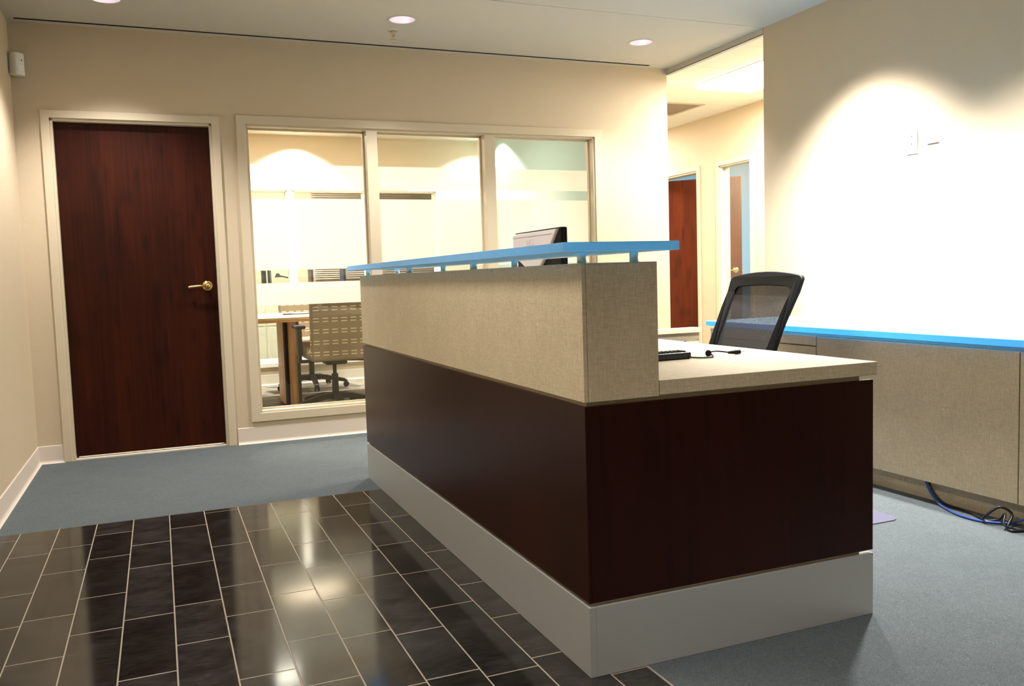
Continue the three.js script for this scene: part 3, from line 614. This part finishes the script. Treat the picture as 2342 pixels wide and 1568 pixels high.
// chair mat
{
  const s = new THREE.Shape(); const x0 = 2.78, x1 = 3.6, z0 = 1.95, z1 = 3.33, r = 0.06;
  s.moveTo(x0 + r, z0); s.lineTo(x1 - r, z0); s.quadraticCurveTo(x1, z0, x1, z0 + r); s.lineTo(x1, z1 - r); s.quadraticCurveTo(x1, z1, x1 - r, z1); s.lineTo(x0 + r, z1); s.quadraticCurveTo(x0, z1, x0, z1 - r); s.lineTo(x0, z0 + r); s.quadraticCurveTo(x0, z0, x0 + r, z0);
  const o = mesh('chair_mat', uvm(new THREE.ExtrudeGeometry(s, { depth: 0.004, bevelEnabled: false }).rotateX(Math.PI / 2).translate(0, 0.004, 0)), M.matPlastic);
  o.userData = { label: 'thin lavender plastic chair mat on the carpet behind the desk', category: 'chair mat' };
}
// cables under the credenza
{
  const t = thing('network_cable', 'blue network cable trailing from under the credenza onto the carpet', 'cable', [3.93, 0, 3.3]);
  mesh('cord', noUv(tube([[0.01, 0.11, -0.16], [0.0, 0.06, -0.13], [-0.02, 0.012, -0.06], [-0.06, 0.006, 0.03], [-0.09, 0.006, 0.12], [-0.08, 0.006, 0.22], [-0.01, 0.012, 0.3], [0.03, 0.05, 0.36], [0.04, 0.08, 0.5]], 0.0048, 60, 8)), M.cableBlue, t);
}
{
  const t = thing('extension_cable', 'black power cords tangled on the carpet under the credenza', 'cable', [3.93, 0, 3.5]);
  mesh('cord', noUv(tube([[0.015, 0.11, -0.35], [0.005, 0.05, -0.31], [0.0, 0.012, -0.25], [-0.01, 0.007, -0.12], [-0.06, 0.01, 0.0], [-0.09, 0.03, 0.03], [-0.05, 0.075, 0.07], [-0.02, 0.05, 0.1], [-0.07, 0.008, 0.12], [-0.1, 0.007, 0.16], [-0.02, 0.007, 0.2], [0.0, 0.007, 0.4]], 0.0055, 90, 8)), M.cableBlack, t);
  mesh('cord', noUv(tube([[-0.08, 0.006, 0.02], [-0.04, 0.02, 0.06], [-0.06, 0.055, 0.1], [-0.1, 0.02, 0.13], [-0.06, 0.006, 0.17], [-0.01, 0.006, 0.26], [0.0, 0.007, 0.45]], 0.0045, 50, 8)), M.cableBlack, t);
}
// junction plate and slot left on the bright wall
{
  const t = thing('wall_plate', 'small cream wall plate with two screws on the bright wall', 'wall plate', [WR, 1.745, 2.437]);
  mesh('plate', bx(-0.006, 0.0, -0.058, 0.058, -0.036, 0.036, 0.002), std({ color: lin(0.80, 0.78, 0.62), roughness: 0.5 }), t);
  for (const y of [0.03, -0.012]) mesh('screw', noUv(cyl(0.0035, 0.0035, 0.004, 0, 0, 0, 10).rotateZ(Math.PI / 2).translate(-0.004, y, 0)), M.brass, t);
  mesh('ledge', bx(-0.004, -0.001, -0.066, -0.058, -0.036, 0.036), M.whitePaint, t);
}
{
  const t = thing('wall_bracket', 'thin dark bracket edge fixed to the bright wall beside the cream plate', 'bracket', [WR, 1.717, 2.574]);
  mesh('bracket', bx(-0.004, 0.0, -0.002, 0.002, -0.036, 0.036, 0.001), std({ color: lin(0.12, 0.075, 0.06), roughness: 0.6 }), t);
}
// ================================================================ OFFICE BEYOND
{
  const t = thing('window_blind', 'horizontal slatted blind glimpsed through the far glazing', 'blind', [3.6, 2.40, -5.96]);
  mesh('head_rail', bx(-0.86, 0.86, -0.05, 0, -0.02, 0.03, 0.004), M.slat, t);
  for (let k = 0; k < 44; k++) { const s = mesh('slat', bx(-0.85, 0.85, -0.001, 0.001, -0.012, 0.012), M.slat, t); s.position.y = -0.07 - k * 0.028; s.rotation.x = 0.7; }
}
{
  const t = thing('filing_cabinet', 'pale tall filing cabinet in the office beyond the meeting room', 'cabinet', [2.4, 0, -5.2]);
  mesh('body', bx(-0.9, 0.9, 0.04, 1.06, -0.22, 0.22, 0.004), M.whitePaint, t);
  for (let k = 0; k < 4; k++) for (const y of [0.06, 0.56]) mesh('drawer', bx(-0.88 + k * 0.445, -0.455 + k * 0.445, y, y + 0.48, 0.22, 0.235, 0.003), M.whitePaint, t);
}
{
  const t = thing('desk_lamp', 'small dark desk lamp with a curved arm on the filing cabinet', 'lamp', [2.33, 1.06, -5.1]);
  mesh('lamp_base', noUv(lathe([[0, 0.014], [0.05, 0.012], [0.055, 0.0]])), M.blackSoft, t);
  mesh('arm', noUv(tube([[0, 0.01, 0], [0.0, 0.08, 0], [-0.06, 0.09, 0], [-0.18, 0.12, 0]], 0.009, 24, 8)), M.blackSoft, t);
  mesh('lamp_head', noUv(lathe([[0.018, 0.03], [0.03, 0.0], [0.045, -0.02]]).translate(-0.18, 0.115, 0)), M.blackSoft, t);
}
[[1.98, 0.035, 'wide black ring binder beside a narrow grey one on the filing cabinet', M.blackSoft], [2.05, 0.02, 'narrow grey ring binder beside a wide black one on the filing cabinet', std({ color: lin(0.1, 0.1, 0.1) })],
  [2.56, 0.03, 'brown ring binder beside the desk lamp on the filing cabinet', std({ color: lin(0.06, 0.03, 0.02) })], [2.97, 0.03, 'dark blue ring binder standing alone on the filing cabinet', std({ color: lin(0.01, 0.015, 0.04) })]].forEach(([x, w, label, m]) => {
  const t = thing('ring_binder', label, 'binder', [x, 1.06, -5.12], 'binders on the filing cabinet');
  mesh('cover', bx(-w / 2, w / 2, 0, 0.3, -0.12, 0.12, 0.003), m, t);
  mesh('spine_label', bx(-w / 2 + 0.006, w / 2 - 0.006, 0.18, 0.26, 0.12, 0.1215), M.whitePaint, t);
});

scene.traverse((o) => { if (o.isMesh) { o.castShadow = true; o.receiveShadow = true; } });
renderer.render(scene, camera);
